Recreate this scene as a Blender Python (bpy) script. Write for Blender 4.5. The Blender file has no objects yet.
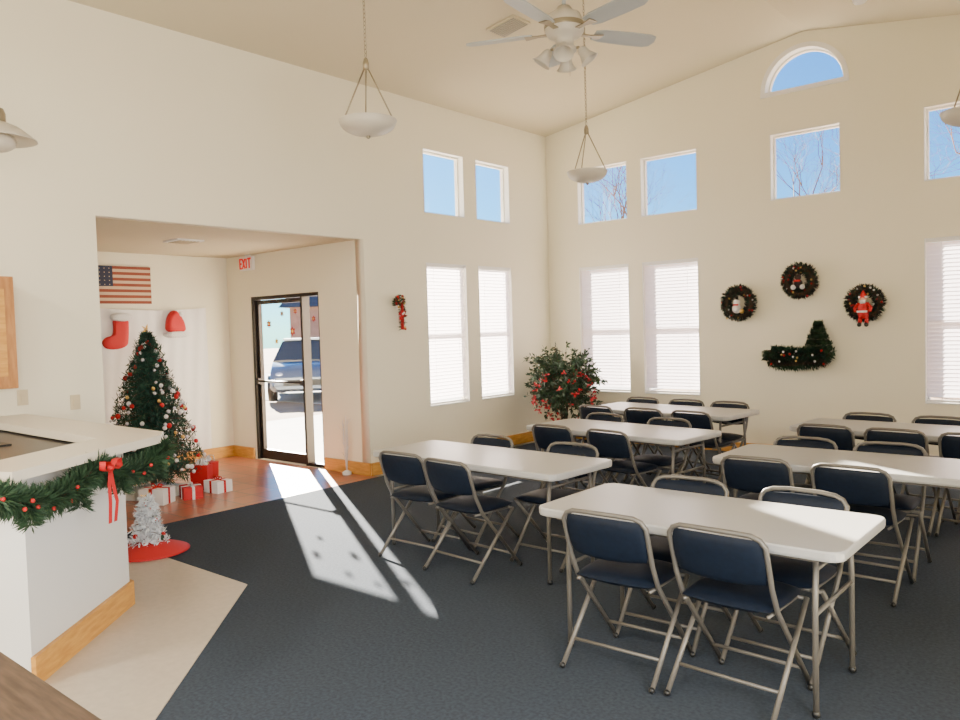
import bpy, math, random, bmesh
from mathutils import Vector, Matrix
random.seed(7)
V=Vector
# ------------------------------------------------------------ materials
MATS={}
def mat(name,col,rough=.6,metal=0,noise=None,bump=None,trans=0,emit=None,coat=0,spec=.5,col2=None):
    if name in MATS: return MATS[name]
    m=bpy.data.materials.new(name); m.use_nodes=True; nt=m.node_tree
    b=nt.nodes['Principled BSDF']; b.inputs['Base Color'].default_value=(*col,1)
    b.inputs['Roughness'].default_value=rough; b.inputs['Metallic'].default_value=metal
    b.inputs['Specular IOR Level'].default_value=spec
    if coat: b.inputs['Coat Weight'].default_value=coat
    tc=nt.nodes.new('ShaderNodeTexCoord')
    if noise:
        n=nt.nodes.new('ShaderNodeTexNoise'); n.inputs['Scale'].default_value=noise[0]; n.inputs['Detail'].default_value=5
        nt.links.new(tc.outputs['Object'],n.inputs['Vector'])
        r=nt.nodes.new('ShaderNodeValToRGB'); a=noise[1]
        c2=col2 or tuple(min(1,c*(1+a)) for c in col)
        r.color_ramp.elements[0].position=.3; r.color_ramp.elements[1].position=.7
        r.color_ramp.elements[0].color=(*[c*(1-a) for c in col],1); r.color_ramp.elements[1].color=(*c2,1)
        nt.links.new(n.outputs['Fac'],r.inputs['Fac']); nt.links.new(r.outputs['Color'],b.inputs['Base Color'])
    if bump:
        n2=nt.nodes.new('ShaderNodeTexNoise'); n2.inputs['Scale'].default_value=bump[0]; n2.inputs['Detail'].default_value=3
        nt.links.new(tc.outputs['Object'],n2.inputs['Vector'])
        bp=nt.nodes.new('ShaderNodeBump'); bp.inputs['Strength'].default_value=bump[1]; bp.inputs['Distance'].default_value=bump[2] if len(bump)>2 else .01
        nt.links.new(n2.outputs['Fac'],bp.inputs['Height']); nt.links.new(bp.outputs['Normal'],b.inputs['Normal'])
    if emit: b.inputs['Emission Color'].default_value=(*emit[0],1); b.inputs['Emission Strength'].default_value=emit[1]
    if trans:
        t=nt.nodes.new('ShaderNodeBsdfTranslucent'); t.inputs['Color'].default_value=(*col,1)
        mx=nt.nodes.new('ShaderNodeMixShader'); mx.inputs[0].default_value=trans
        nt.links.new(b.outputs[0],mx.inputs[1]); nt.links.new(t.outputs[0],mx.inputs[2])
        nt.links.new(mx.outputs[0],nt.nodes['Material Output'].inputs[0])
    MATS[name]=m; return m
def glass_mat(name,tint=(1,1,1)):
    m=bpy.data.materials.new(name); m.use_nodes=True; nt=m.node_tree; nt.nodes.clear()
    o=nt.nodes.new('ShaderNodeOutputMaterial'); t=nt.nodes.new('ShaderNodeBsdfTransparent'); t.inputs[0].default_value=(*tint,1)
    g=nt.nodes.new('ShaderNodeBsdfGlossy'); g.inputs['Roughness'].default_value=.02
    mx=nt.nodes.new('ShaderNodeMixShader'); mx.inputs[0].default_value=.04
    nt.links.new(t.outputs[0],mx.inputs[1]); nt.links.new(g.outputs[0],mx.inputs[2]); nt.links.new(mx.outputs[0],o.inputs[0])
    return m
def wood_mat(name,c1,c2,scale=(1,1,1),rough=.45):
    m=bpy.data.materials.new(name); m.use_nodes=True; nt=m.node_tree; b=nt.nodes['Principled BSDF']
    tc=nt.nodes.new('ShaderNodeTexCoord'); mp=nt.nodes.new('ShaderNodeMapping'); mp.inputs['Scale'].default_value=scale
    n=nt.nodes.new('ShaderNodeTexNoise'); n.inputs['Scale'].default_value=8; n.inputs['Detail'].default_value=8
    r=nt.nodes.new('ShaderNodeValToRGB'); r.color_ramp.elements[0].position=.35; r.color_ramp.elements[1].position=.65
    r.color_ramp.elements[0].color=(*c1,1); r.color_ramp.elements[1].color=(*c2,1)
    nt.links.new(tc.outputs['Object'],mp.inputs[0]); nt.links.new(mp.outputs[0],n.inputs['Vector']); nt.links.new(n.outputs['Fac'],r.inputs[0]); nt.links.new(r.outputs[0],b.inputs['Base Color'])
    b.inputs['Roughness'].default_value=rough; MATS[name]=m; return m
def tile_mat(name):
    m=bpy.data.materials.new(name); m.use_nodes=True; nt=m.node_tree; b=nt.nodes['Principled BSDF']
    tc=nt.nodes.new('ShaderNodeTexCoord'); br=nt.nodes.new('ShaderNodeTexBrick'); br.offset=0
    br.inputs['Scale'].default_value=1; br.inputs['Brick Width'].default_value=.3; br.inputs['Row Height'].default_value=.3; br.inputs['Mortar Size'].default_value=.010
    br.inputs['Color1'].default_value=(.46,.155,.078,1); br.inputs['Color2'].default_value=(.36,.115,.055,1); br.inputs['Mortar'].default_value=(.20,.12,.085,1)
    nt.links.new(tc.outputs['Object'],br.inputs['Vector']); nt.links.new(br.outputs['Color'],b.inputs['Base Color']); b.inputs['Roughness'].default_value=.28
    return m

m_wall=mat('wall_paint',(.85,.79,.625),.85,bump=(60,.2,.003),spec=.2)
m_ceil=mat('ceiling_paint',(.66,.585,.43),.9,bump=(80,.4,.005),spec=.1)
m_carpet=mat('carpet',(.043,.054,.072),.98,noise=(60,.22),bump=(500,.4,.003),spec=.1)
m_tile=tile_mat('terracotta_tile')
m_vinyl=mat('vinyl_floor',(.48,.41,.325),.35,noise=(25,.06))
m_oak=wood_mat('oak_trim',(.50,.23,.04),(.64,.33,.07),(1,1,6))
m_cab=wood_mat('cabinet_wood',(.36,.15,.04),(.48,.22,.07),(6,6,1))
m_dwood=wood_mat('dark_wood',(.045,.026,.018),(.10,.06,.04),(1,8,1))
m_white=mat('white_paint',(.85,.83,.80),.4)
m_bar=mat('bar_wall_paint',(.72,.71,.69),.7,bump=(60,.2,.003),spec=.2)
m_frame=mat('window_frame_white',(.80,.77,.72),.4)
m_bronze=mat('bronze_aluminium',(.035,.028,.025),.35,metal=.7)
m_glass=glass_mat('clear_glass')
m_dglass=glass_mat('door_glass',(.95,.97,1))
m_blind=mat('blind_slat',(.86,.81,.84),.5,trans=.40)
m_plastic=mat('table_plastic',(.42,.41,.395),.32,bump=(300,.1,.001))
m_tube=mat('grey_steel',(.15,.137,.12),.42,metal=.3)
m_blue=mat('navy_vinyl',(.0045,.009,.020),.58,noise=(40,.2),spec=.22)
m_lam=mat('counter_laminate',(.66,.60,.50),.35)
m_dark=mat('dark_counter',(.06,.05,.045),.35)
m_green=mat('pine_needle',(.013,.052,.030),.7,noise=(9,.5))
m_green2=mat('garland_needle',(.020,.050,.020),.7,noise=(9,.5))
m_leaf=mat('ficus_leaf',(.03,.062,.028),.5,noise=(6,.5),trans=.15)
m_red=mat('red_cloth',(.50,.006,.008),.65)
m_redl=mat('red_flower',(.50,.015,.025),.6)
m_gold=mat('gold_metal',(.75,.5,.15),.3,metal=.8)
m_silver=mat('silver_bauble',(.75,.75,.8),.2,metal=.5)
m_wcloth=mat('white_cloth',(.86,.83,.81),.9,bump=(4,.5,.03))
m_wfur=mat('white_fur',(.88,.86,.85),.95,bump=(90,1,.02))
m_trunk=mat('bark',(.10,.06,.035),.9)
m_twig=mat('outdoor_bark',(.22,.15,.10),.9)
m_black=mat('black_plastic',(.01,.01,.01),.4)
m_opal=mat('opal_glass',(.68,.63,.54),.35,trans=.3)
m_fanblade=mat('fan_blade_white',(.36,.38,.38),.45)
m_nick=mat('brushed_brass',(.30,.25,.17),.35,metal=.6)
m_beige=mat('beige_plate',(.62,.52,.34),.5)
m_skin=mat('doll_skin',(.65,.36,.25),.6)

# ------------------------------------------------------------ mesh builder
class MB:
    def __init__(s): s.v=[];s.f=[];s.mi=[];s.sm=[];s.mats=[]
    def m(s,mt):
        if mt not in s.mats: s.mats.append(mt)
        return s.mats.index(mt)
    def add(s,vs,fs,mt,smooth=False):
        o=len(s.v); k=s.m(mt); s.v+= [tuple(v) for v in vs]
        for f in fs: s.f.append([i+o for i in f]); s.mi.append(k); s.sm.append(smooth)
    def box(s,c,d,mt,rot=None):
        c=V(c); vs=[]
        for x in(-1,1):
            for y in(-1,1):
                for z in(-1,1):
                    p=V((x*d[0]/2,y*d[1]/2,z*d[2]/2))
                    if rot is not None: p=rot@p
                    vs.append(p+c)
        s.add(vs,[(0,1,3,2),(4,6,7,5),(0,4,5,1),(2,3,7,6),(0,2,6,4),(1,5,7,3)],mt)
    def tube(s,pts,r,mt,n=8,cap=True):
        pts=[V(p) for p in pts]; vs=[]; fs=[]; up=None
        rs=r if isinstance(r,(list,tuple)) else [r]*len(pts)
        for i,p in enumerate(pts):
            t=((pts[i+1]-p) if i==0 else (p-pts[i-1]) if i==len(pts)-1 else (pts[i+1]-pts[i-1])).normalized()
            if up is None:
                up=V((0,0,1)) if abs(t.z)<.9 else V((1,0,0))
            a=(up-t*up.dot(t)).normalized(); b=t.cross(a); up=a
            for k in range(n):
                an=2*math.pi*k/n; vs.append(p+(a*math.cos(an)+b*math.sin(an))*rs[i])
        for i in range(len(pts)-1):
            for k in range(n): fs.append((i*n+k,i*n+(k+1)%n,(i+1)*n+(k+1)%n,(i+1)*n+k))
        if cap: fs.append(tuple(range(n-1,-1,-1))); fs.append(tuple((len(pts)-1)*n+k for k in range(n)))
        s.add(vs,fs,mt,True)
    def lathe(s,prof,c,mt,n=24,mx=None):
        vs=[];fs=[]
        for r,z in prof:
            for k in range(n):
                a=2*math.pi*k/n; p=V((r*math.cos(a),r*math.sin(a),z))
                if mx is not None: p=mx@p
                vs.append(p+V(c))
        for i in range(len(prof)-1):
            for k in range(n): fs.append((i*n+k,i*n+(k+1)%n,(i+1)*n+(k+1)%n,(i+1)*n+k))
        s.add(vs,fs,mt,True)
    def sph(s,c,r,mt,n=10,sc=(1,1,1)):
        prof=[(max(math.sin(math.pi*i/n),1e-4)*r,-math.cos(math.pi*i/n)*r) for i in range(n+1)]
        s.lathe(prof,c,mt,max(8,n+2),Matrix.Diagonal(V(sc)))
    def loft(s,loops,mt,smooth=False,caps=True):
        n=len(loops[0]); vs=[p for l in loops for p in l]; fs=[]
        for i in range(len(loops)-1):
            for k in range(n): fs.append((i*n+k,i*n+(k+1)%n,(i+1)*n+(k+1)%n,(i+1)*n+k))
        s.add(vs,fs,mt,smooth)
        if caps:
            s.add(loops[0],[tuple(range(n-1,-1,-1))],mt); s.add(loops[-1],[tuple(range(n))],mt)
    def prism(s,poly,z0,z1,mt):
        s.loft([[V((x,y,z0)) for x,y in poly],[V((x,y,z1)) for x,y in poly]],mt)
    def cushion(s,c,ux,uy,un,w,h,t,mt,bow=0,n=10,m=8,e=4):
        c,ux,uy,un=V(c),V(ux),V(uy),V(un); vs=[];fs=[]
        for side in(1,-1):
            for j in range(m+1):
                for i in range(n+1):
                    a=math.sin((-1+2*i/n)*math.pi/2); b=math.sin((-1+2*j/m)*math.pi/2)
                    x=a*math.sqrt(max(0,1-.18*b*b)); y=b*math.sqrt(max(0,1-.18*a*a))
                    th=(max(0,1-abs(a)**e)*max(0,1-abs(b)**e))**.5
                    vs.append(c+ux*(x*w/2)+uy*(y*h/2)+un*(side*t/2*th+bow*(1-a*a)))
        o=(n+1)*(m+1)
        for j in range(m):
            for i in range(n):
                q=(j*(n+1)+i,j*(n+1)+i+1,(j+1)*(n+1)+i+1,(j+1)*(n+1)+i)
                fs.append(q); fs.append(tuple(o+k for k in q[::-1]))
        s.add(vs,fs,mt,True)
    def spray(s,c,d,L,w,mt):
        d=V(d).normalized(); p=d.orthogonal().normalized(); p.rotate(Matrix.Rotation(random.uniform(0,6.28),3,d))
        c=V(c); s.add([c,c+d*L*.45+p*w,c+d*L,c+d*L*.45-p*w],[(0,1,2,3)],mt)
    def obj(s,name,loc=(0,0,0),rot=0,sc=1):
        me=bpy.data.meshes.new(name); me.from_pydata(s.v,[],s.f)
        for mt in s.mats: me.materials.append(mt)
        me.polygons.foreach_set('material_index',s.mi); me.polygons.foreach_set('use_smooth',s.sm)
        me.update()
        o=bpy.data.objects.new(name,me); o.location=loc; o.rotation_euler=(0,0,rot); o.scale=(sc,)*3
        bpy.context.collection.objects.link(o); return o
def rnd(a,b): return random.uniform(a,b)
def rdir():
    while True:
        d=V((rnd(-1,1),rnd(-1,1),rnd(-1,1)))
        if .1<d.length<1: return d.normalized()

def slab(name,outer,holes,o,ex,ey,en,T,mt):
    cu=bpy.data.curves.new(name+'_c','CURVE'); cu.dimensions='2D'; cu.fill_mode='BOTH'; cu.extrude=T/2
    for poly in [outer]+holes:
        sp=cu.splines.new('POLY'); sp.points.add(len(poly)-1)
        for i,(x,y) in enumerate(poly): sp.points[i].co=(x,y,0,1)
        sp.use_cyclic_u=True
    ob=bpy.data.objects.new(name+'_t',cu); bpy.context.collection.objects.link(ob)
    dg=bpy.context.evaluated_depsgraph_get(); me=bpy.data.meshes.new_from_object(ob.evaluated_get(dg))
    bpy.data.objects.remove(ob)
    o,ex,ey,en=V(o),V(ex),V(ey),V(en)
    for v in me.vertices:
        x,y,z=v.co; v.co=o+ex*x+ey*y+en*(z+T/2)
    me.name=name; me.materials.clear(); me.materials.append(mt)
    bm=bmesh.new(); bm.from_mesh(me); bmesh.ops.remove_doubles(bm,verts=bm.verts,dist=1e-5); bmesh.ops.recalc_face_normals(bm,faces=bm.faces); bm.to_mesh(me); bm.free()
    ob=bpy.data.objects.new(name,me); bpy.context.collection.objects.link(ob); return ob
def rect(a,b,c,d): return [(a,c),(b,c),(b,d),(a,d)]

# ------------------------------------------------------------ room dimensions
T=.14; Z1,Z2,Z3,Z4=.67,2.385,2.97,3.73; ZT=4.268; RX=3.55; RZ=4.81; WX=7.1; YR=-13.0
YA=-3.4756; YB=-6.33; ZO=2.6; AX=-2.70
sl=(RZ-ZT)/RX
def cz(x): return ZT+sl*x if x<=RX else ZT+sl*(WX-x)
bw=[(.517,1.287),(1.488,2.263),(4.744,5.514),(5.715,6.485)]
lw=[(-2.509,-1.793),(-1.5575,-.8757)]
arch_c=(3.55,4.20); AR=.435
arch=[(arch_c[0]+AR*math.cos(a),arch_c[1]+AR*math.sin(a)) for a in [math.pi*i/24 for i in range(25)]]
holes=[]
for a,b in bw: holes+= [rect(a,b,Z1,Z2),rect(a,b,Z3,Z4)]
holes+= [rect(3.166,3.934,Z3,Z4),arch]
slab('wall_back',[(-T,-.1),(WX+T,-.1),(WX+T,cz(WX)+.05),(RX,RZ+.08),(-T,ZT+.05)],holes,(0,0,0),(1,0,0),(0,0,1),(0,1,0),T,m_wall)
hl=[]
for a,b in lw: hl+= [rect(a,b,Z1,Z2),rect(a,b,Z3,Z4)]
slab('wall_left',[(YR,-.1),(YB,-.1),(YB,ZO),(YA,ZO),(YA,-.1),(0,-.1),(0,ZT+.05),(YR,ZT+.05)],hl,(0,0,0),(0,1,0),(0,0,1),(-1,0,0),T,m_wall)
rw=[(-10.6,-9.2),(-8.6,-7.2),(-3.6,-2.6),(-2.2,-1.2)]  # unseen window openings, added so side fill light can enter
slab('wall_right',rect(YR,T,-.1,ZT+.05),[rect(a,b,Z1,Z2) for a,b in rw],(WX,0,0),(0,1,0),(0,0,1),(1,0,0),T,m_wall)
slab('wall_rear',[(-T,-.1),(WX+T,-.1),(WX+T,cz(WX)+.05),(RX,RZ+.08),(-T,ZT+.05)],[],(0,YR,0),(1,0,0),(0,0,1),(0,-1,0),T,m_wall)
slab('wall_alcove_door',rect(AX-T,-T+.001,-.1,ZO+.1),[rect(-2.19,-.81,0,2.07)],(0,YA,0),(1,0,0),(0,0,1),(0,1,0),T,m_wall)
slab('wall_alcove_flag',rect(-7.2,YA,-.1,ZO+.1),[],(AX,0,0),(0,1,0),(0,0,1),(-1,0,0),T,m_wall)
slab('wall_alcove_near',rect(AX,-T,-.1,ZO+.1),[],(0,-7.2,0),(1,0,0),(0,0,1),(0,-1,0),T,m_wall)
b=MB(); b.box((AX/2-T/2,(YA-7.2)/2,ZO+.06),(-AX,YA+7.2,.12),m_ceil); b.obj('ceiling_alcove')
b=MB()
y0,y1=YR-.2,.2
pr=[(-.2,cz(0)-.2*sl),(RX,RZ),(WX+.2,cz(WX)-.2*sl),(WX+.2,cz(WX)+.15),(RX,RZ+.2),(-.2,cz(0)+.15)]
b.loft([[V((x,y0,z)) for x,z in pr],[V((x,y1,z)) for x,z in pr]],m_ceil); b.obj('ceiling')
b=MB(); b.box(((.1+WX)/2,YR/2,-.05),(WX-.1,-YR,.1),m_carpet); b.obj('floor')
b=MB(); b.box(((AX+.1)/2,(YA-7.2)/2,-.05),(.1-AX,YA+7.2,.1),m_tile); b.obj('floor_tile')
b=MB(); b.prism([(.02,-6.43),(2.12,-6.43),(3.33,-7.66),(4.6,-8.95),(4.6,-12.9),(.02,-12.9)],0,.006,m_vinyl); b.obj('floor_vinyl')

# baseboards
b=MB(); b.box((WX/2,-.012,.06),(WX,.022,.12),m_oak); b.obj('baseboard_back')
b=MB(); b.box((.012,YA/2,.07),(.022,-YA,.14),m_oak); b.obj('baseboard_left')
b=MB(); b.box((AX+.012,(YA-7.2)/2,.07),(.022,YA+7.2,.14),m_oak)
b.box(((AX-2.21)/2,YA-.012,.07),(-2.21-AX,.022,.14),m_oak); b.box((-.39,YA-.012,.07),(.78,.022,.14),m_oak); b.obj('baseboard_alcove')

# ------------------------------------------------------------ windows
wn=0
def window(plane,a,b_,z0,z1,blind=False):
    global wn; wn+=1
    def P(u,z,d):
        return {'B':(u,d,z),'L':(-d,u,z),'R':(WX+d,u,z)}[plane]
    def bx(mb,u0,u1,za,zb,d0,d1,mt):
        p=V(P(u0,za,d0)); q=V(P(u1,zb,d1)); mb.box((p+q)/2,[abs(q[i]-p[i]) for i in range(3)],mt)
    mb=MB(); f=.028
    bx(mb,a,a+f,z0,z1,.075,.125,m_frame); bx(mb,b_-f,b_,z0,z1,.075,.125,m_frame)
    bx(mb,a+f,b_-f,z0,z0+f,.075,.125,m_frame); bx(mb,a+f,b_-f,z1-f,z1,.075,.125,m_frame)
    bx(mb,a,a+.008,z0,z1,-.004,.075,m_white); bx(mb,b_-.008,b_,z0,z1,-.004,.075,m_white)
    bx(mb,a+.008,b_-.008,z1-.008,z1,-.004,.075,m_white)
    if z1-z0>1.2: bx(mb,a+f,b_-f,(z0+z1)/2-.02,(z0+z1)/2+.02,.08,.12,m_frame)
    p=[P(a+f,z0+f,.1),P(b_-f,z0+f,.1),P(b_-f,z1-f,.1),P(a+f,z1-f,.1)]
    mb.add(p,[(0,1,2,3)],m_glass)
    bx(mb,a+.008,b_-.008,z0,z0+.012,-.012,.075,m_white)
    mb.obj('window_%d'%wn)
    if blind:
        k=MB(); bx(k,a+.010,b_-.010,z1-.045,z1-.009,.012,.058,m_white)
        sp=.042; z=z1-.07
        while z>z0+.06:
            hw=.0245; th=math.radians(62)
            n=4; prof=[]
            for i in range(n+1):
                s=-1+2*i/n; prof.append((.036+s*hw*math.cos(th)+ .003*(1-s*s), z-s*hw*math.sin(th)))
            v=[]
            for dd,zz in prof: v+=[P(a+.010,zz,dd),P(b_-.010,zz,dd)]
            k.add(v,[(2*i,2*i+1,2*i+3,2*i+2) for i in range(n)],m_blind,True); z-=sp
        bx(k,a+.012,b_-.012,z0+.018,z0+.04,.02,.05,m_white)
        for u in (a+(b_-a)*.2,a+(b_-a)*.8): k.tube([P(u,z0+.03,.018),P(u,z1-.03,.018)],.0015,m_white,4)
        k.obj('window_blind')
for a,c in bw: window('B',a,c,Z1,Z2,True); window('B',a,c,Z3,Z4)
window('B',3.166,3.934,Z3,Z4)
for a,c in lw: window('L',a,c,Z1,Z2,True); window('L',a,c,Z3,Z4)
for i,(a,c) in enumerate(rw): window('R',a,c,Z1,Z2,i>1)
mb=MB()
def arcpts(r,y): return [V((arch_c[0]+r*math.cos(math.pi*i/24),y,arch_c[1]+r*math.sin(math.pi*i/24))) for i in range(25)]
def arcring(r0,r1,ya,yb,mt):
    A,B_,C_,D_=arcpts(r0,ya),arcpts(r1,ya),arcpts(r1,yb),arcpts(r0,yb)
    for i in range(24):
        for a_,b__ in((A,B_),(B_,C_),(C_,D_),(D_,A)): mb.add([a_[i],a_[i+1],b__[i+1],b__[i]],[(0,1,2,3)],mt)
arcring(AR-.03,AR,.075,.125,m_frame); arcring(AR-.008,AR+.045,-.022,0.0,m_white); arcring(AR-.009,AR,0.0,.075,m_white)
mb.box((arch_c[0],.1,arch_c[1]+.015),(2*AR-.03,.05,.03),m_frame)
mb.box((arch_c[0],.03,arch_c[1]+.005),(2*AR-.02,.1,.01),m_white); mb.box((arch_c[0],-.011,arch_c[1]-.02),(2*AR+.09,.022,.04),m_white)
mb.add(arcpts(AR-.02,.1),[tuple(range(25))],m_glass)
wn+=1; mb.obj('window_%d'%wn)

# ------------------------------------------------------------ entry door
d=MB(); yc=YA+.07
def db(x0,x1,z0,z1,w=.05,mt=m_bronze,y=yc): d.box(((x0+x1)/2,y,(z0+z1)/2),(x1-x0,w,z1-z0),mt)
db(-2.188,-2.14,.001,2.068,.11); db(-.842,-.812,.001,2.068,.11); db(-2.14,-.842,2.028,2.068,.11); db(-1.18,-1.145,.001,2.028,.11)
db(-1.145,-.842,.001,.04,.08); db(-2.135,-2.08,.01,2.02); db(-1.225,-1.182,.01,2.02); db(-2.08,-1.225,1.97,2.02); db(-2.08,-1.225,.01,.13)
d.tube([(-2.09,yc-.06,1.0),(-1.20,yc-.06,1.0)],.014,m_bronze); d.box((-2.10,yc-.04,1.0),(.04,.06,.07),m_bronze); d.box((-1.20,yc-.04,1.0),(.04,.06,.07),m_bronze)
d.add([(-2.08,yc,.13),(-1.225,yc,.13),(-1.225,yc,1.97),(-2.08,yc,1.97)],[(0,1,2,3)],m_dglass)
d.add([(-1.145,yc,.04),(-.842,yc,.04),(-.842,yc,2.028),(-1.145,yc,2.028)],[(0,1,2,3)],m_dglass)
d.obj('door_1')
for (x,z,r,mt) in [(-1.9,1.72,.06,m_red),(-1.62,1.84,.045,m_wfur),(-1.42,1.62,.065,m_red),(-1.75,1.5,.045,m_gold),(-1.35,1.86,.04,m_redl),(-1.0,1.76,.045,m_redl)]:
    k=MB(); pts=[V((x+r*(1 if i%2 else .55)*math.cos(i*math.pi/6),yc-.004,z+r*(1 if i%2 else .55)*math.sin(i*math.pi/6))) for i in range(12)]
    k.add(pts,[tuple(range(12))],mt); k.add([p+V((0,-.002,0))-(p-V((x,yc-.004,z)))*.55 for p in pts],[tuple(range(12))],m_gold); k.obj('window_cling_star')

# exit sign
k=MB(); k.box((-2.17,YA-.035,2.49),(.27,.045,.17),m_white); k.box((-2.17,YA-.02,2.585),(.08,.04,.03),m_white)
m_exit=mat('exit_red',(.75,.01,.01),.5,emit=((1,.02,.01),.15))
def seg(x0,z0,x1,z1):
    a=V((x0,0,z0))*1.15; c=V((x1,0,z1))*1.15; L=(c-a).length; an=math.atan2(c.z-a.z,c.x-a.x)
    k.box(V((-2.17,YA-.061,2.49))+(a+c)/2,(L+.008,.006,.022),m_exit,Matrix.Rotation(-an,3,'Y'))
def E(x): seg(x,-.05,x,.05);seg(x,.05,x+.035,.05);seg(x,0,x+.03,0);seg(x,-.05,x+.035,-.05)
E(-.105); seg(-.055,-.05,-.01,.05); seg(-.055,.05,-.01,-.05); seg(.017,-.05,.017,.05); seg(.045,.05,.1,.05); seg(.072,.05,.072,-.05)
k.obj('exit_sign')
k=MB(); k.box((-1.2,-4.9,ZO-.008),(.3,.3,.016),m_white)
for i in range(6): k.box((-1.2,-5.0+i*.04,ZO-.02),(.26,.012,.008),m_ceil)
k.obj('alcove_air_vent')

# ------------------------------------------------------------ flag & backdrop in alcove
fy0,fy1,fz0,fz1=-5.34,-4.52,2.0,2.44
k=MB(); n=13; hh=(fz1-fz0)/n
m_fr=mat('flag_red',(.26,.06,.035),.8); m_fw=mat('flag_cream',(.58,.42,.29),.8); m_fb=mat('flag_blue',(.03,.035,.07),.8)
for i in range(n):
    k.box((AX+.012,(fy0+fy1)/2,fz0+hh*(i+.5)),(.012,fy1-fy0,hh),m_fr if i%2==0 else m_fw)
k.box((AX+.02,fy0+.18,fz1-hh*3.5),(.006,.36,hh*7),m_fb)
for r in range(5):
    for c in range(6):
        cc=V((AX+.025,fy0+.04+c*.056,fz1-.03-r*.047)); pts=[cc+V((0,math.sin(q*math.pi/5)*(.009 if q%2==0 else .004),math.cos(q*math.pi/5)*(.009 if q%2==0 else .004))) for q in range(10)]
        k.add(pts,[tuple(range(10))],m_fw)
k.obj('american_flag_wall_hanging')
k=MB(); N=90; vs=[];fs=[]
for j in range(13):
    for i in range(N+1):
        y=-5.22+i*(1.40/N); z=1.95-j*(1.80/12)
        vs.append((AX+.035+.005*math.sin(i*.22+j*.1)+.004*math.sin(i*.6+1+j*.4),y,z-.03*math.sin(math.pi*i/N)*(j==0)))
for j in range(12):
    for i in range(N): fs.append((j*(N+1)+i,j*(N+1)+i+1,(j+1)*(N+1)+i+1,(j+1)*(N+1)+i))
k.add(vs,fs,m_wcloth,True); k.obj('white_sheet_backdrop')
def flat_shape(k,outline,o,mt,t=.03):
    pts=[V(p) for p in outline]
    for _ in range(2):
        q=[]
        for i in range(len(pts)):
            a,b2=pts[i],pts[(i+1)%len(pts)]; q+=[a.lerp(b2,.25),a.lerp(b2,.75)]
        pts=q
    cx=sum(p.x for p in pts)/len(pts); czz=sum(p.y for p in pts)/len(pts)
    loops=[]
    for sc,dx in ((.96,0),(1,t*.35),(.97,t*.7),(.88,t*.92),(.6,t)):
        loops.append([V((o[0]+dx,o[1]+cx+(p.x-cx)*sc,o[2]+czz+(p.y-czz)*sc)) for p in pts])
    k.loft(loops,mt,True)
k=MB()
st=[(-.07,.16),(.07,.16),(.065,0),(.06,-.08),(.05,-.14),(-.0,-.17),(-.09,-.18),(-.16,-.16),(-.18,-.10),(-.14,-.05),(-.08,-.04),(-.065,.02)]
st=[(a*1.3,z*1.15) for a,z in st]
flat_shape(k,st,(AX+.045,-4.93,1.67),m_red,.06)
flat_shape(k,[(-.12,.22),(.12,.22),(.12,.12),(-.12,.12)],(AX+.045,-4.93,1.67),m_wfur,.085)
k.obj('christmas_stocking')
k=MB()
flat_shape(k,[(-.13,-.09),(.13,-.09),(.12,.02),(.07,.12),(.0,.20),(-.07,.17),(-.12,.06)],(AX+.045,-4.26,1.73),m_red,.08)
flat_shape(k,[(-.16,-.15),(.16,-.15),(.16,-.07),(-.16,-.07)],(AX+.045,-4.26,1.73),m_wfur,.10); k.sph((AX+.10,-4.20,1.87),.035,m_wfur,8)
k.obj('santa_hat')

# ------------------------------------------------------------ greenery helpers
def bough(k,pts,rad,n,L,mt,w=.004,fwd=.5):
    pts=[V(p) for p in pts]
    for _ in range(n):
        i=random.randrange(len(pts)-1); t=random.random(); p=pts[i].lerp(pts[i+1],t)
        ax=(pts[i+1]-pts[i]).normalized(); dd=rdir(); dd=(dd-ax*dd.dot(ax)).normalized()
        k.spray(p+dd*rnd(0,rad),dd+ax*rnd(-.2,1)*fwd,L*rnd(.7,1.2),w,mt)
def christmas_tree(name,loc,H,R,nb,mt,baubles,skirt,stand=True,nl=.055):
    k=MB(); k.tube([(0,0,.02),(0,0,H*.95)],[.03,.008],m_trunk)
    for i in range(nb):
        f=(i+.5)/nb; z=H*(.12+.84*f); rr=R*(1-f)**.75*rnd(.80,1.10)+.02; a=i*2.39996+rnd(-.2,.2)
        dr=V((math.cos(a),math.sin(a),0)); tip=V((0,0,z))+dr*rr+V((0,0,-.10*rr+rnd(-.02,.05)))
        base=V((0,0,z+.05*rr)); mid=base.lerp(tip,.55)+V((0,0,-.03*rr))
        k.tube([base,mid,tip],[.006,.004,.002],m_trunk,4,False)
        bough(k,[base.lerp(mid,.3),mid,tip],.012,int(30+120*rr),nl,mt,.0055,.8)
    for c,mm,n,r in baubles:
        for _ in range(n):
            f=random.random()**1.3; z=H*(.14+.8*f); a=rnd(0,6.28); rr=(R*(1-f)**.75)*1.04
            k.sph((rr*math.cos(a),rr*math.sin(a),z),r*rnd(.8,1.2),mm,6)
    for q in range(10):
        an=q*math.pi/5; k.spray((0,0,H),(0,math.cos(an),math.sin(an)),.06 if q%2==0 else .03,.01,m_gold)
    if skirt:
        k.lathe([(.001,.09),(.08,.085),(skirt*.6,.05),(skirt*.93,.015),(skirt,.005),(skirt*.9,.0)],(0,0,0),m_wfur if stand else m_red,28)
    return k.obj(name,loc)
christmas_tree('christmas_tree',(-1.3,-5.3,0.0),1.68,.52,320,m_green,[(0,m_red,60,.023),(0,m_silver,80,.018),(0,m_gold,20,.017),(0,m_wfur,60,.021)],.42,nl=.066)
m_snow=mat('snowy_needle',(.72,.74,.76),.8)
christmas_tree('small_white_christmas_tree',(.84,-6.43,.007),.40,.12,70,m_snow,[(0,m_red,14,.016),(0,m_green2,8,.014)],.29,False)
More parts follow.
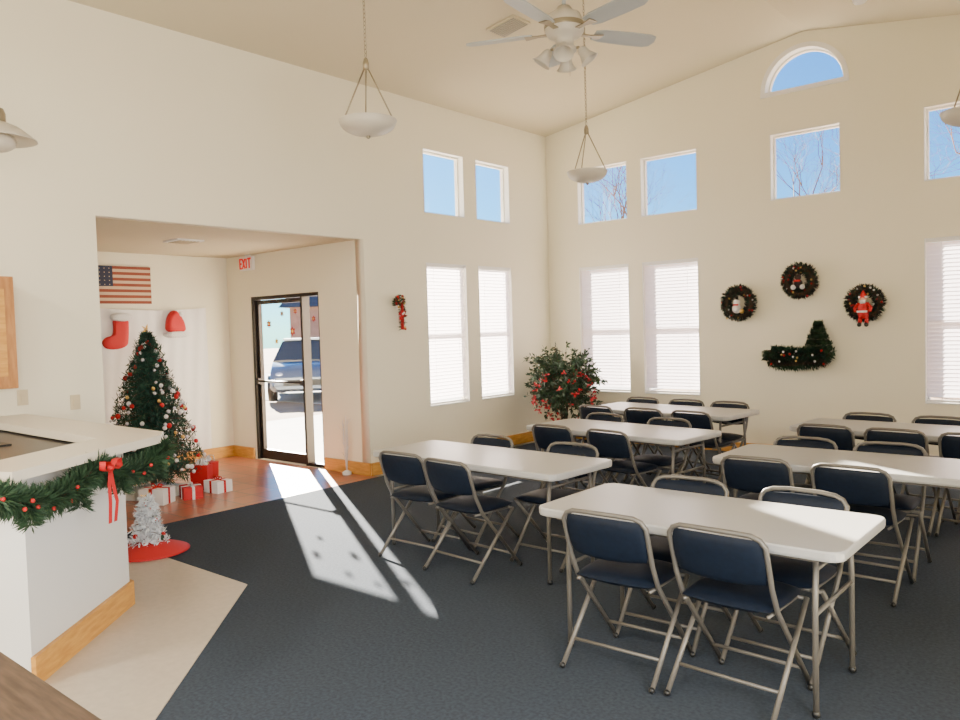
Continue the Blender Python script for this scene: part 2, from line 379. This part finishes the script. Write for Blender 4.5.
def gift(name,c,s,mt,rib,rot=0):
    k=MB(); k.box((0,0,s[2]/2),s,mt); k.box((0,0,s[2]/2),(s[0]*.14,s[1]+.006,s[2]+.006),rib); k.box((0,0,s[2]/2),(s[0]+.006,s[1]*.14,s[2]+.006),rib)
    for sg in(-1,1):
        k.tube([(0,0,s[2]),(sg*.03,.0,s[2]+.035),(sg*.06,0,s[2]+.03),(sg*.05,0,s[2]+.005),(0,0,s[2])],.008,rib,6)
    k.obj(name,c,rot)
def gift_bag(c,s,rot):
    k=MB(); w,d_,h=s
    k.loft([[V((x*w/2*q,y*d_/2*q,z)) for x,y in((-1,-1),(1,-1),(1,1),(-1,1))] for z,q in((0,.9),(h*.5,.97),(h,1))],m_red)
    for y in(-1,1): k.tube([(-w*.2,y*d_*.45,h),(-w*.15,y*d_*.45,h+.06),(w*.15,y*d_*.45,h+.06),(w*.2,y*d_*.45,h)],.005,m_wfur,6)
    for q in range(8): k.spray((rnd(-.05,.05),rnd(-.03,.03),h-.01),(rnd(-.4,.4),rnd(-.4,.4),1),.08,.025,m_wfur)
    k.obj('gift_bag',c,rot)
gift('gift_box',(-.76,-5.54,.001),(.26,.20,.15),m_wcloth,m_red,.5)
gift('gift_box',(-.70,-5.22,.001),(.22,.18,.12),m_red,m_wfur,-.3)
gift('gift_box',(-.74,-4.90,.001),(.22,.18,.12),m_wcloth,m_red,.1)
gift_bag((-.98,-4.94,.001),(.20,.11,.26),.5); gift_bag((-1.22,-4.72,.001),(.2,.11,.24),.2)

k=MB(); random.seed(3)
k.lathe([(.001,0),(.05,.0),(.05,.03),(.02,.05),(.001,.05)],(0,0,0),m_wfur,14)
for i in range(7):
    a=rnd(0,6.28); p=[V((0,0,.04)),V((.02*math.cos(a),.02*math.sin(a),.3)),V((.04*math.cos(a+.5),.04*math.sin(a),.55+rnd(0,.12)))]
    k.tube(p,[.008,.006,.003],m_wfur,5)
    for t in range(6): 
        q=p[1].lerp(p[2],rnd(-.5,1)); k.tube([q,q+V((rnd(-.05,.05),rnd(-.05,.05),.06))],[.003,.0015],m_wfur,4)
k.obj('twig_decoration',(-.30,-3.57,0))

# ------------------------------------------------------------ bar counter
k=MB()
body=[(.02,-7.06),(1.86,-7.06),(2.58,-7.86),(2.42,-8.02),(1.80,-7.22),(.02,-7.22)]
k.prism(body,.006,.999,m_bar)
k.obj('bar_half_wall')
k=MB()
top=[(.005,-6.93),(2.10,-6.93),(2.24,-7.02),(2.82,-7.98),(2.54,-8.13),(2.02,-7.28),(.005,-7.28)]
k.prism(top,1.0,1.045,m_lam); k.obj('bar_counter_top')
k=MB()
def bb(k,p,q,h,off,mt,z0=.006,t=.022):
    p=V((*p,0));q=V((*q,0)); dd=(q-p).normalized(); n_=V((dd.y,-dd.x,0))*-1
    c=(p+q)/2+n_*(off+t/2)+V((0,0,z0+h/2)); k.box(c,((q-p).length+.02,t,h),mt,Matrix.Rotation(math.atan2(dd.y,dd.x),3,'Z'))
bb(k,(1.86,-7.06),(2.58,-7.86),.14,.001,m_oak); bb(k,(.02,-7.06),(1.86,-7.06),.14,.001,m_oak); k.obj('trim_1')
k=MB(); k.prism([(.02,-7.235),(1.76,-7.235),(2.36,-8.06),(1.9,-8.4),(1.5,-8.35),(.02,-8.35)],.007,.93,m_cab)
k.prism([(.02,-7.225),(1.785,-7.225),(2.40,-8.04),(1.9,-8.45),(1.48,-8.4),(.02,-8.4)],.93,.985,m_dark)
k.box((1.0,-7.75,.99),(.8,.5,.012),m_black); k.obj('kitchen_base_cabinet')
# garland following the ledge
k=MB(); random.seed(11)
P0,P1=V((2.14,-6.98,.93)),V((2.86,-8.1,.94)); nrm=V((.86,.51,0)).normalized()
path=[]
for i in range(33):
    t=i/32; p=P0.lerp(P1,t)+nrm*.045; p.z=.965-.085*abs(math.sin(t*math.pi*2.0)); path.append(p)
k.tube(path,.012,m_trunk,5)
bough(k,path,.035,6400,.065,m_green2,.005,.6)
for i in range(14):
    p=random.choice(path)+nrm*rnd(.04,.08)+V((0,0,rnd(-.06,.03))); k.sph(p,.010,m_red,6)
for i in range(4):
    p=path[4+i*8]+nrm*.03; bough(k,[p,p+V((0,0,-.10))],.025,320,.055,m_green2)
bc=path[16]+nrm*.085+V((0,0,.0))
tg=(P1-P0).normalized()
for sg in(-1,1):
    lp=[bc,bc+tg*sg*.03+V((0,0,.035)),bc+tg*sg*.065+V((0,0,.04)),bc+tg*sg*.07+V((0,0,.0)),bc+tg*sg*.04+V((0,0,-.012)),bc]
    vs=[];
    for p in lp: vs+= [p+nrm*.02,p-nrm*.014]
    k.add(vs,[(2*i,2*i+1,2*i+3,2*i+2) for i in range(5)],m_red,True)
    tl=[bc,bc+tg*sg*.015+V((0,0,-.08)),bc+tg*sg*.028+nrm*.01+V((0,0,-.17)),bc+tg*sg*.022+V((0,0,-.27))]
    vs=[]
    for p in tl: vs+= [p+tg*.016,p-tg*.012]
    k.add(vs,[(2*i,2*i+1,2*i+3,2*i+2) for i in range(3)],m_red,True)
k.sph(bc,.018,m_red,8)
k.obj('christmas_garland')
k=MB(); k.box((.16,-7.58,1.66),(.30,1.02,.80),m_cab)
for yy in(-7.32,-7.83):
    k.box((.318,yy,1.66),(.018,.49,.78),m_cab); k.box((.33,yy,1.66),(.01,.36,.62),m_oak)
k.obj('wall_cabinet')
for (yy,zz) in ((-6.94,1.17),(-6.56,1.10)):
    k=MB(); k.box((.004,yy,zz),(.006,.075,.118),m_beige); k.box((.009,yy,zz),(.006,.03,.06),m_beige); k.obj('wall_outlet_plate')
k=MB(); k.box((0,0,.73),(1.35,.55,.04),m_dwood)
for sx in(-1,1):
    for sy in(-1,1): k.box((sx*.62,sy*.22,.358),(.05,.05,.703),m_dwood)
k.box((0,.24,.67),(1.2,.02,.08),m_dwood); k.box((0,-.24,.67),(1.2,.02,.08),m_dwood)
k.obj('dark_wood_console_table',(4.17,-8.735,.006))

# ------------------------------------------------------------ folding chairs
def chair():
    k=MB(); r=.0115; w=.205
    wf=w-.004; wr=w+.018
    L=lambda sx:[V((sx*wf,.235,.012)),V((sx*w,-.13,.44)),V((sx*w,-.185,.55)),V((sx*w,-.225,.68))]
    top=[V((-w,-.243,.735)),V((-w+.02,-.25,.765)),V((-w+.055,-.255,.78)),V((-.08,-.27,.785)),V((.08,-.27,.785)),V((w-.055,-.255,.78)),V((w-.02,-.25,.765)),V((w,-.243,.735))]
    k.tube(L(-1)+top+L(1)[::-1],r,m_tube,8)
    for sx in(-1,1):
        k.tube([(sx*wr,-.255,.012),(sx*wr,.15,.43)],r,m_tube,8)
        for yy,ww in((.237,wf),(-.257,wr)): k.sph((sx*ww,yy,.015),.015,m_black,6)
        k.tube([(sx*(w-.024),.16,.425),(sx*(w-.024),-.17,.425)],.008,m_tube,6)
    k.tube([(-wr,-.155,.115),(wr,-.155,.115)],.009,m_tube,6)
    k.tube([(-wf,.15,.11),(wf,.15,.11)],.009,m_tube,6)
    k.tube([(-wr,.15,.425),(wr,.15,.425)],.009,m_tube,6)
    k.cushion((0,.01,.447),(1,0,0),(0,1,0),(0,0,1),.41,.41,.06,m_blue,0)
    uy=V((0,-.28,.96)).normalized(); un=V((0,-.96,-.28)).normalized()
    k.cushion((0,-.220,.664),(1,0,0),uy,un,.40,.225,.042,m_blue,.018)
    return k
ck=chair(); proto=ck.obj('folding_chair'); cme=proto.data; bpy.data.objects.remove(proto)
S=.965
def put_chair(x,y,rot):
    o=bpy.data.objects.new('folding_chair',cme); o.location=(x,y,.0); o.rotation_euler=(0,0,rot); o.scale=(S*1.05,S,S); bpy.context.collection.objects.link(o)
def table(cx,cy,ang,L,W,fr,bk):
    k=MB(); H=.71
    def rr(w,d,r,z):
        out=[]
        for sx,sy,a0 in((1,1,0),(-1,1,90),(-1,-1,180),(1,-1,270)):
            for i in range(6):
                a=math.radians(a0+i*18); out.append(V((sx*(w/2-r)+r*math.cos(a),sy*(d/2-r)+r*math.sin(a),z)))
        return out
    k.loft([rr(L-.03,W-.03,.05,H-.045),rr(L-.006,W-.006,.06,H-.04),rr(L,W,.062,H-.03),rr(L,W,.062,H-.008),rr(L-.008,W-.008,.058,H-.001),rr(L-.02,W-.02,.05,H)],m_plastic)
    for s in(-1,1):
        x=s*(L/2-.13)
        for t in(-1,1):
            k.tube([(x,t*(W/2-.10),.012),(x,t*(W/2-.10),.45),(x,t*(W/2-.12),H-.05)],.0125,m_tube,8); k.sph((x,t*(W/2-.10),.018),.018,m_black,6)
        k.tube([(x,-(W/2-.10),.42),(x,W/2-.10,.42)],.010,m_tube,6); k.tube([(x,-(W/2-.11),.60),(x,W/2-.11,.60)],.010,m_tube,6)
        k.tube([(x,0,.60),(x-s*.32,0,H-.055)],.009,m_tube,6)
        k.box((x,0,H-.05),(.05,W-.14,.012),m_tube)
    for t in(-1,1): k.box((0,t*(W/2-.06),H-.052),(L-.2,.02,.02),m_tube)
    k.obj('folding_table',(cx,cy,0),math.radians(ang))
    c,s_=math.cos(math.radians(ang)),math.sin(math.radians(ang))
    for side,lst in((-1,fr),(1,bk)):
        for it in lst:
            xw,dy,da=(it if isinstance(it,tuple) else (it,0,0))
            lx=xw-cx; ly=side*(W/2-.14+dy)
            put_chair(cx+lx*c-ly*s_,cy+lx*s_+ly*c,math.radians(ang+(0 if side<0 else 180)+da))
table(4.90,-5.77,0,1.43,.71,[(4.63,0,2),(5.16,-.02,-2)],[(4.63,0,2),(5.2,0,-3)])
table(2.97,-5.05,-2.5,1.72,.66,[(2.60,.04,3),(3.10,.08,-2)],[(2.62,.04,0),(3.40,.03,2)])
table(5.17,-4.03,0,1.70,.70,[(4.66,.03,2),(5.22,.04,-2)],[(4.67,0,0),(5.22,0,3)])
table(3.07,-3.39,-6,1.6,.66,[(2.7,.03,2),(3.3,.03,-3)],[(2.6,0,0),(3.3,0,2)])
table(2.75,-1.85,-5,1.68,.70,[(2.2,.05,0),(2.75,.03,3),(3.3,.03,-3)],[(2.15,0,0),(2.7,0,0),(3.2,.0,0)])
table(5.10,-2.37,-3,1.7,.68,[(4.6,.04,0),(5.1,.03,0),(5.6,.03,0)],[(4.65,0,0),(5.2,0,0)])

# ------------------------------------------------------------ corner plant
k=MB(); random.seed(5)
k.lathe([(.001,0),(.13,0),(.17,.26),(.18,.27),(.16,.27),(.15,.24),(.001,.24)],(0,0,0),mat('terracotta_pot',(.18,.08,.04),.6),20)
for j in range(5):
    a=j*1.26; p=[V((.03*math.cos(a),.03*math.sin(a),.22)),V((.05*math.cos(a+1),.05*math.sin(a+1),.5)),V((.12*math.cos(a+1.5),.12*math.sin(a+1.5),.85))]
    k.tube(p,[.014,.011,.006],m_trunk,6)
for i in range(210):
    dd=rdir(); dd.z*=.85; c=V((0,0,.86)); tip=c+V((dd.x*.56,dd.y*.48,dd.z*.60))*rnd(.7,1.12)
    b0=c+V((dd.x,dd.y,dd.z))*.1; k.tube([b0,tip],[.004,.0015],m_trunk,4,False)
    for q in range(24):
        t=rnd(.25,1); p=b0.lerp(tip,t); k.spray(p,rdir()+dd*.6+V((0,0,-.3)),rnd(.05,.085),.015,m_leaf)
for i in range(90):
    dd=rdir(); c=V((.09,-.14,.68))+V((dd.x*.42,dd.y*.38,dd.z*.36))
    for q in range(5): k.spray(c,rdir(),.045,.015,m_redl)
k.obj('potted_ficus_tree',(.64,-.64,0))

# ------------------------------------------------------------ wall decorations
m_w=mat('dark_wreath',(.035,.022,.02),.8,noise=(20,.6)) 
def wreath(name,x,z,R,r,deco,seed):
    random.seed(seed); k=MB()
    ring=[V((R*math.cos(i*math.pi/12),0,R*math.sin(i*math.pi/12))) for i in range(25)]
    k.tube(ring,r*.5,m_trunk,8,False)
    bough(k,ring,r*.8,1700,.042,m_green,.006,.5); bough(k,ring,r*.8,2200,.042,m_w,.006,.5)
    for i in range(18):
        p=random.choice(ring); k.sph(p+V((rnd(-r,r),-r*rnd(.4,.9),rnd(-r,r))),.012,random.choice([m_red,m_redl,m_gold,m_wfur]),6)
    if deco=='snow':
        k.sph((0,-.05,-.07),.055,m_wfur,8); k.sph((0,-.05,.01),.04,m_wfur,8); k.lathe([(.03,.03),(.03,.035),(.018,.035),(.018,.07),(.001,.07)],(0,-.05,.01),m_black,12); k.box((0,-.085,-.022),(.06,.02,.018),m_red)
        k.sph((.06,-.05,-.1),.03,m_gold,6)
    if deco=='bear':
        k.sph((0,-.04,-.03),.05,m_w,8); k.sph((0,-.05,.04),.036,m_w,8); k.sph((-.03,-.05,.075),.014,m_w,6); k.sph((.03,-.05,.075),.014,m_w,6); k.sph((.05,-.06,-.07),.03,m_wfur,6); k.sph((-.05,-.06,-.07),.03,m_wfur,6); k.box((0,-.09,0),(.07,.015,.02),m_red)
    if deco=='santa':
        k.lathe([(.001,-.2),(.05,-.19),(.06,-.12),(.045,-.04),(.02,0)],(0,-.06,.03),m_red,14); k.sph((0,-.07,.04),.035,m_skin,8); k.sph((0,-.085,.015),.032,m_wfur,8,(1,.7,1.1))
        k.lathe([(.04,.05),(.038,.07),(.02,.11),(.001,.14)],(0,-.06,.0),m_red,12); k.box((0,-.06,.065),(.085,.06,.02),m_wfur)
        for sx in(-1,1): k.tube([(sx*.04,-.06,0),(sx*.08,-.08,-.05),(sx*.07,-.1,-.09)],.017,m_red,6); k.tube([(sx*.03,-.06,-.15),(sx*.035,-.07,-.22)],.02,m_red,6); k.sph((sx*.035,-.085,-.23),.024,m_black,6)
        k.box((0,-.11,-.09),(.10,.02,.02),m_wfur)
    k.obj(name,(x,-.088,z))
wreath('christmas_wreath',2.80,1.80,.155,.055,'snow',21)
wreath('christmas_wreath',3.51,2.02,.145,.055,'bear',22)
wreath('christmas_wreath',4.19,1.74,.145,.05,'santa',23)
k=MB(); random.seed(31); YW=-.11
body=[V((3.17,YW,1.24)),V((3.17,YW,1.13)),V((3.30,YW,1.07)),V((3.5,YW,1.08)),V((3.7,YW,1.10)),V((3.84,YW,1.2))]
k.tube(body,.02,m_trunk,6); bough(k,body,.05,2600,.05,m_green2,.006,.5)
bough(k,[V((3.19,YW,1.22)),V((3.5,YW,1.19)),V((3.80,YW,1.2))],.055,2800,.05,m_green,.006,.5)
bough(k,[V((3.2,YW,1.14)),V((3.8,YW,1.14))],.055,2000,.05,m_w,.006,.5)
for i in range(5):
    z=1.22+i*.07; hw=.17-.031*i; bough(k,[V((3.71-hw,YW,z)),V((3.71+hw,YW,z))],.03,700,.05,m_green2,.006,.3)
bough(k,[V((3.71,YW,1.48)),V((3.71,YW,1.56))],.01,120,.04,m_green2,.005)
for i in range(14): k.sph((rnd(3.2,3.8),YW-.07,rnd(1.05,1.25)),.013,random.choice([m_red,m_gold,m_wfur]),6)
k.obj('evergreen_sleigh_swag')
k=MB(); random.seed(33)
cc=[V((.065,-3.03+.045*math.cos(a)-.0,1.90+.05*math.sin(a))) for a in [math.pi*1.15-i*math.pi*1.15/8 for i in range(9)]]+[V((.065,-2.985,1.8)),V((.065,-2.99,1.6))]
k.tube(cc,.018,m_red,8); bough(k,cc,.02,1100,.040,m_green2,.005)
for i in range(26): 
    p=random.choice(cc); k.sph(p+V((.02,rnd(-.03,.03),rnd(-.03,.03))),.014,random.choice([m_red,m_red,m_wfur,m_gold]),6)
for q in range(10): k.spray((.08,-3.01,1.76),V((.2,math.cos(q),math.sin(q))),.08,.02,m_red)
k.obj('candy_cane_swag')

# ------------------------------------------------------------ ceiling fan
k=MB(); FS=1.12
FZ=3.63; FX,FY=3.42,-4.60; DR=(cz(FX)-FZ)/FS
k.lathe([(.001,0),(.07,0),(.06,-.06),(.02,-.09),(.001,-.09)],(0,0,DR),m_fanblade,20)
k.tube([(0,0,.12),(0,0,DR-.05)],.013,m_fanblade,8)
k.lathe([(.001,.14),(.04,.14),(.06,.11),(.10,.09),(.12,.04),(.12,-.01),(.10,-.04),(.055,-.05),(.055,-.10),(.07,-.11),(.07,-.13),(.03,-.15),(.001,-.15)],(0,0,0),m_opal,28)
k.lathe([(.122,.035),(.126,.02),(.122,.005)],(0,0,0),m_nick,28)
for i in range(5):
    a=math.radians(i*72+60); R3=Matrix.Rotation(a,3,'Z'); tilt=Matrix.Rotation(math.radians(-12),3,'X')
    def Q(x,y,zz): return R3@(tilt@V((x,y,zz)))
    out=[(.20,.045),(.26,.062),(.45,.068),(.58,.066),(.62,.05),(.635,.0),(.62,-.05),(.58,-.066),(.45,-.068),(.26,-.062),(.20,-.045)]
    k.loft([[Q(x,y,-.015) for x,y in out],[Q(x,y,-.007) for x,y in out]],m_fanblade)
    k.loft([[R3@V((x,y,z0)) for x,y in[(.09,.02),(.17,.015),(.25,.04),(.25,-.04),(.17,-.015),(.09,-.02)]] for z0 in(-.022,-.016)],m_nick)
for i in range(4):
    a=math.radians(i*90+30); dx,dy=math.cos(a),math.sin(a)
    k.tube([(dx*.05,dy*.05,-.12),(dx*.08,dy*.08,-.11),(dx*.10,dy*.10,-.125)],.009,m_nick,6)
    mx=Matrix.Rotation(a,3,'Z')@Matrix.Rotation(math.radians(-35),3,'Y')
    k.lathe([(.018,0),(.03,-.02),(.036,-.05),(.048,-.080),(.062,-.095),(.058,-.094),(.044,-.078),(.03,-.045),(.001,-.01)],(dx*.095,dy*.095,-.115),m_opal,16,mx)
k.tube([(.02,.02,-.15),(.02,.02,-.28)],.0015,m_nick,4)
k.obj('ceiling_fan',(FX,FY,FZ),0,FS)
# ------------------------------------------------------------ pendants
def pendant(x,y,z,R=.195):
    k=MB(); top=cz(x)-z
    prof=[(R*math.cos(t),-.095*math.sin(t)) for t in[i*math.pi/2/10 for i in range(11)]]
    prof=[(R*1.02,.012),(R*1.03,.006)]+prof; prof[-1]=(.001,-.095)
    k.lathe(prof,(0,0,0),m_opal,32); k.lathe([(R*.98,.008),(R*.9,-.03),(R*.5,-.075),(.001,-.085)],(0,0,0),m_opal,32); k.lathe([(R*1.02,.012),(R*.97,.012)],(0,0,0),m_opal,32)
    k.sph((0,0,-.102),.014,m_nick,8)
    for i in range(3):
        a=i*2.094+.4; k.tube([(R*.97*math.cos(a),R*.97*math.sin(a),.0),(R*.08*math.cos(a),R*.08*math.sin(a),.36)],.0055,m_nick,6)
    k.lathe([(.001,.44),(.014,.43),(.022,.40),(.022,.36),(.001,.35)],(0,0,0),m_nick,12)
    zz=.44; i=0
    while zz<top-.05:
        R_=Matrix.Rotation(math.pi/2*(i%2),3,'Z')
        lk=[R_@V((.009*math.cos(t),0,.017*math.sin(t)))+V((0,0,zz+.014)) for t in[j*math.pi/4 for j in range(9)]]
        k.tube(lk,.0028,m_nick,4,False); zz+=.027; i+=1
    k.lathe([(.001,top),(.06,top),(.055,top-.02),(.015,top-.05),(.001,top-.05)],(0,0,0),m_nick,16)
    k.obj('bowl_pendant_lamp',(x,y,z))
pendant(2.38,-5.5,3.04); pendant(2.52,-2.92,3.01,.185); pendant(5.56,-2.75,3.00)
k=MB(); Rr=.21
k.lathe([(.001,.12),(.05,.12),(.12,.09),(Rr,.02),(Rr+.004,.012),(Rr-.01,.014),(.1,.075),(.001,.10)],(0,0,0),m_opal,28)
k.lathe([(.001,.2),(.04,.2),(.05,.17),(.05,.11)],(0,0,0),m_nick,16); k.sph((0,0,.0),.10,m_opal,12,(1,1,.6))
k.tube([(0,0,.2),(0,0,cz(1.2)-2.79)],.007,m_nick,6); k.obj('dome_pendant_lamp',(1.20,-7.42,2.80))
th=math.atan(sl)
k=MB(); R_=Matrix.Rotation(-th,3,'Y'); k.box((0,0,-.012),(.34,.27,.02),m_ceil,R_)
m_vg=mat('vent_grey',(.42,.39,.34),.6)
for i in range(8): k.box(R_@V((0,-.105+i*.030,-.026)),(.30,.010,.008),m_vg,R_)
k.obj('ceiling_air_vent',(1.74,-3.05,cz(1.74)))
k=MB(); k.lathe([(.001,-.045),(.05,-.045),(.065,-.03),(.07,0)],(0,0,0),m_white,20); k.obj('smoke_detector',(4.36,-.85,cz(4.36)))

# ------------------------------------------------------------ outside
k=MB(); k.box((0,5,-.17),(140,140,.1),mat('dry_lawn',(.34,.22,.13),.95,noise=(.8,.3))); k.obj('ground_outside')
k=MB(); k.box((-5.2,-.6,-.115),(2.6,5.0,.02),mat('concrete',(.55,.52,.48),.9,noise=(3,.1))); k.box((-2.2,-1.6,-.115),(3.4,3.2,.02),MATS['concrete']); k.obj('concrete_walk')
k=MB(); k.box((-14,6.5,-.115),(22,8,.02),mat('asphalt',(.30,.29,.28),.95,noise=(5,.15))); k.obj('asphalt_lot')
def bare_tree(name,loc,H,seed,lean=0):
    random.seed(seed); k=MB()
    def rec(p,d,L,r,dep):
        q=p+d*L; mid=p.lerp(q,.5)+rdir()*L*.06
        k.tube([p,mid,q],[r,r*.85,r*.7],m_twig,5 if dep<3 else 3,False)
        if dep>=8: return
        for i in range(random.choice([2,2,3]) if dep>1 else 3):
            nd=(d+rdir()*.75+V((0,0,.15))).normalized(); rec(q,nd,L*rnd(.66,.84),r*.58,dep+1)
    rec(V((0,0,0)),V((lean,0,1)).normalized(),H*.24,H*.013,0)
    k.obj(name,loc)
bare_tree('bare_tree',(-1.5,19,-.12),10.5,2); bare_tree('bare_tree',(3.6,18,-.12),11,9); bare_tree('bare_tree',(-7.5,17,-.12),10,5); bare_tree('bare_tree',(7.0,15,-.12),10,14)
k=MB(); m_car=mat('car_paint',(.16,.20,.26),.25,metal=.4,coat=.6); m_cg=mat('car_window',(.03,.04,.05),.08)
secs=[(-2.2,.35,.62,.72),(-2.1,.28,.80,.82),(-1.3,.25,.95,.88),(-.7,.25,1.0,.9),(1.4,.25,1.02,.9),(2.0,.28,.98,.86),(2.2,.4,.75,.78)]
loops=[]
for x,z0,z1,w in secs: loops.append([V((x,-w,z0+.1)),V((x,-w*.9,z0)),V((x,w*.9,z0)),V((x,w,z0+.1)),V((x,w,z1-.2)),V((x,w*.93,z1)),V((x,-w*.93,z1)),V((x,-w,z1-.2))])
k.loft(loops,m_car,True)
cab=[(-.95,1.0,.80),(-.25,1.48,.64),(1.1,1.52,.64),(1.9,1.0,.78)]
loops=[[V((x,-w-.04,.98)),V((x,w+.04,.98)),V((x,w,z)),V((x,-w,z))] for x,z,w in cab]; k.loft(loops,m_cg)
k.loft([[V((x,y,z)) for x,y in((-.25,-.62),(1.15,-.62),(1.15,.62),(-.25,.62))] for z in(1.5,1.55)],m_car)
for x in(-1.4,1.35):
    for s in(-1,1):
        RX90=Matrix.Rotation(math.pi/2,3,'X')
        k.lathe([(.001,-.1),(.20,-.1),(.33,-.1),(.34,0),(.33,.1),(.001,.1)],(x,s*.82,.34),m_black,20,RX90); k.lathe([(.001,-.105),(.2,-.105)],(x,s*.83,.34),m_silver,12,RX90); k.lathe([(.001,.105),(.2,.105)],(x,s*.83,.34),m_silver,12,RX90)
for s in(-1,1): k.sph((-2.12,s*.6,.68),.1,m_silver,8,(.5,1.3,.8))
k.box((-2.2,0,.5),(.06,1.0,.14),m_black)
k.obj('parked_car',(-10.6,3.8,-.10),math.radians(140))
k=MB(); m_brick=mat('brick_building',(.42,.27,.20),.9,noise=(2,.15)); k.box((0,0,1.6),(16,7,3.2),m_brick)
k.loft([[V((x,-4,3.2)),V((x,4,3.2)),V((x,0,5))] for x in(-8.5,8.5)],mat('shingle',(.15,.13,.12),.9))
for x in(-5,-1.5,2,5.5): k.box((x,-3.52,1.7),(1.4,.06,1.2),m_cg)
k.obj('neighbour_building',(-27,26,-.12),math.radians(35))

# ------------------------------------------------------------ lights
sd=V((4.25,-2.58,-1.90)).normalized()
L=bpy.data.lights.new('sun','SUN'); L.energy=90; L.angle=math.radians(.6); L.color=(1,.91,.76)
o=bpy.data.objects.new('sun',L); o.rotation_euler=sd.to_track_quat('-Z','Y').to_euler(); bpy.context.collection.objects.link(o)
w=bpy.data.worlds.new('World'); bpy.context.scene.world=w; w.use_nodes=True; nt=w.node_tree
sk=nt.nodes.new('ShaderNodeTexSky'); sk.sky_type='NISHITA'; sk.sun_disc=False; sk.sun_elevation=math.radians(21.0); sk.sun_rotation=math.atan2(-4.25,2.58); sk.ozone_density=3.0; sk.dust_density=.3; sk.air_density=1.0
mx=nt.nodes.new('ShaderNodeMix'); mx.data_type='RGBA'; mx.blend_type='MULTIPLY'; mx.inputs[0].default_value=1; mx.inputs[7].default_value=(.20,.68,1.18,1)
nt.links.new(sk.outputs[0],mx.inputs[6]); nt.links.new(mx.outputs[2],nt.nodes['Background'].inputs[0]); nt.nodes['Background'].inputs[1].default_value=.32
def area(name,loc,rot,sx,sy,e,col):
    l=bpy.data.lights.new(name,'AREA'); l.shape='RECTANGLE'; l.size=sx; l.size_y=sy; l.energy=e; l.color=col
    o=bpy.data.objects.new(name,l); o.location=loc; o.rotation_euler=rot; bpy.context.collection.objects.link(o)
for (x,y) in ((2.0,-11.2),(5.1,-11.2)):  # made-up fixtures and area lamps behind the camera, added as interior fill
    k=MB(); k.box((0,0,0),(.6,1.25,.06),m_white); k.box((0,0,-.035),(.54,1.19,.012),m_opal); k.tube([(-.2,0,.03),(-.2,0,cz(x-.2)-4.0)],.006,m_nick,5); k.tube([(.2,0,.03),(.2,0,cz(x)-4.0)],.006,m_nick,5); k.obj('fluorescent_ceiling_light',(x,y,4.0))
    area('fluorescent_lamp',(x,y,3.94),(0,0,0),.54,1.19,220,(1,.95,.85))
for a,c in rw[:2]: area('window_daylight',(WX+.3,(a+c)/2,1.6),(0,math.radians(90),0),1.7,1.3,235,(1,.965,.89))  # added side fill lamps, set outside the unseen right-wall openings

# ------------------------------------------------------------ camera
yaw,p,r=.7037,.0417,-.0291
f=V((-math.sin(yaw)*math.cos(p),math.cos(yaw)*math.cos(p),-math.sin(p))); rt=V((math.cos(yaw),math.sin(yaw),0)); up=rt.cross(f)
rt2=rt*math.cos(r)+up*math.sin(r); up2=-rt*math.sin(r)+up*math.cos(r)
cam=bpy.data.cameras.new('camera'); cam.sensor_width=36; cam.lens=36*781.45/960; cam.clip_start=.05; cam.clip_end=300
co=bpy.data.objects.new('camera',cam); M=Matrix((rt2,up2,-f)).transposed().to_4x4(); M.translation=V((6.4709,-9.1975,1.6)); co.matrix_world=M
bpy.context.collection.objects.link(co); bpy.context.scene.camera=co
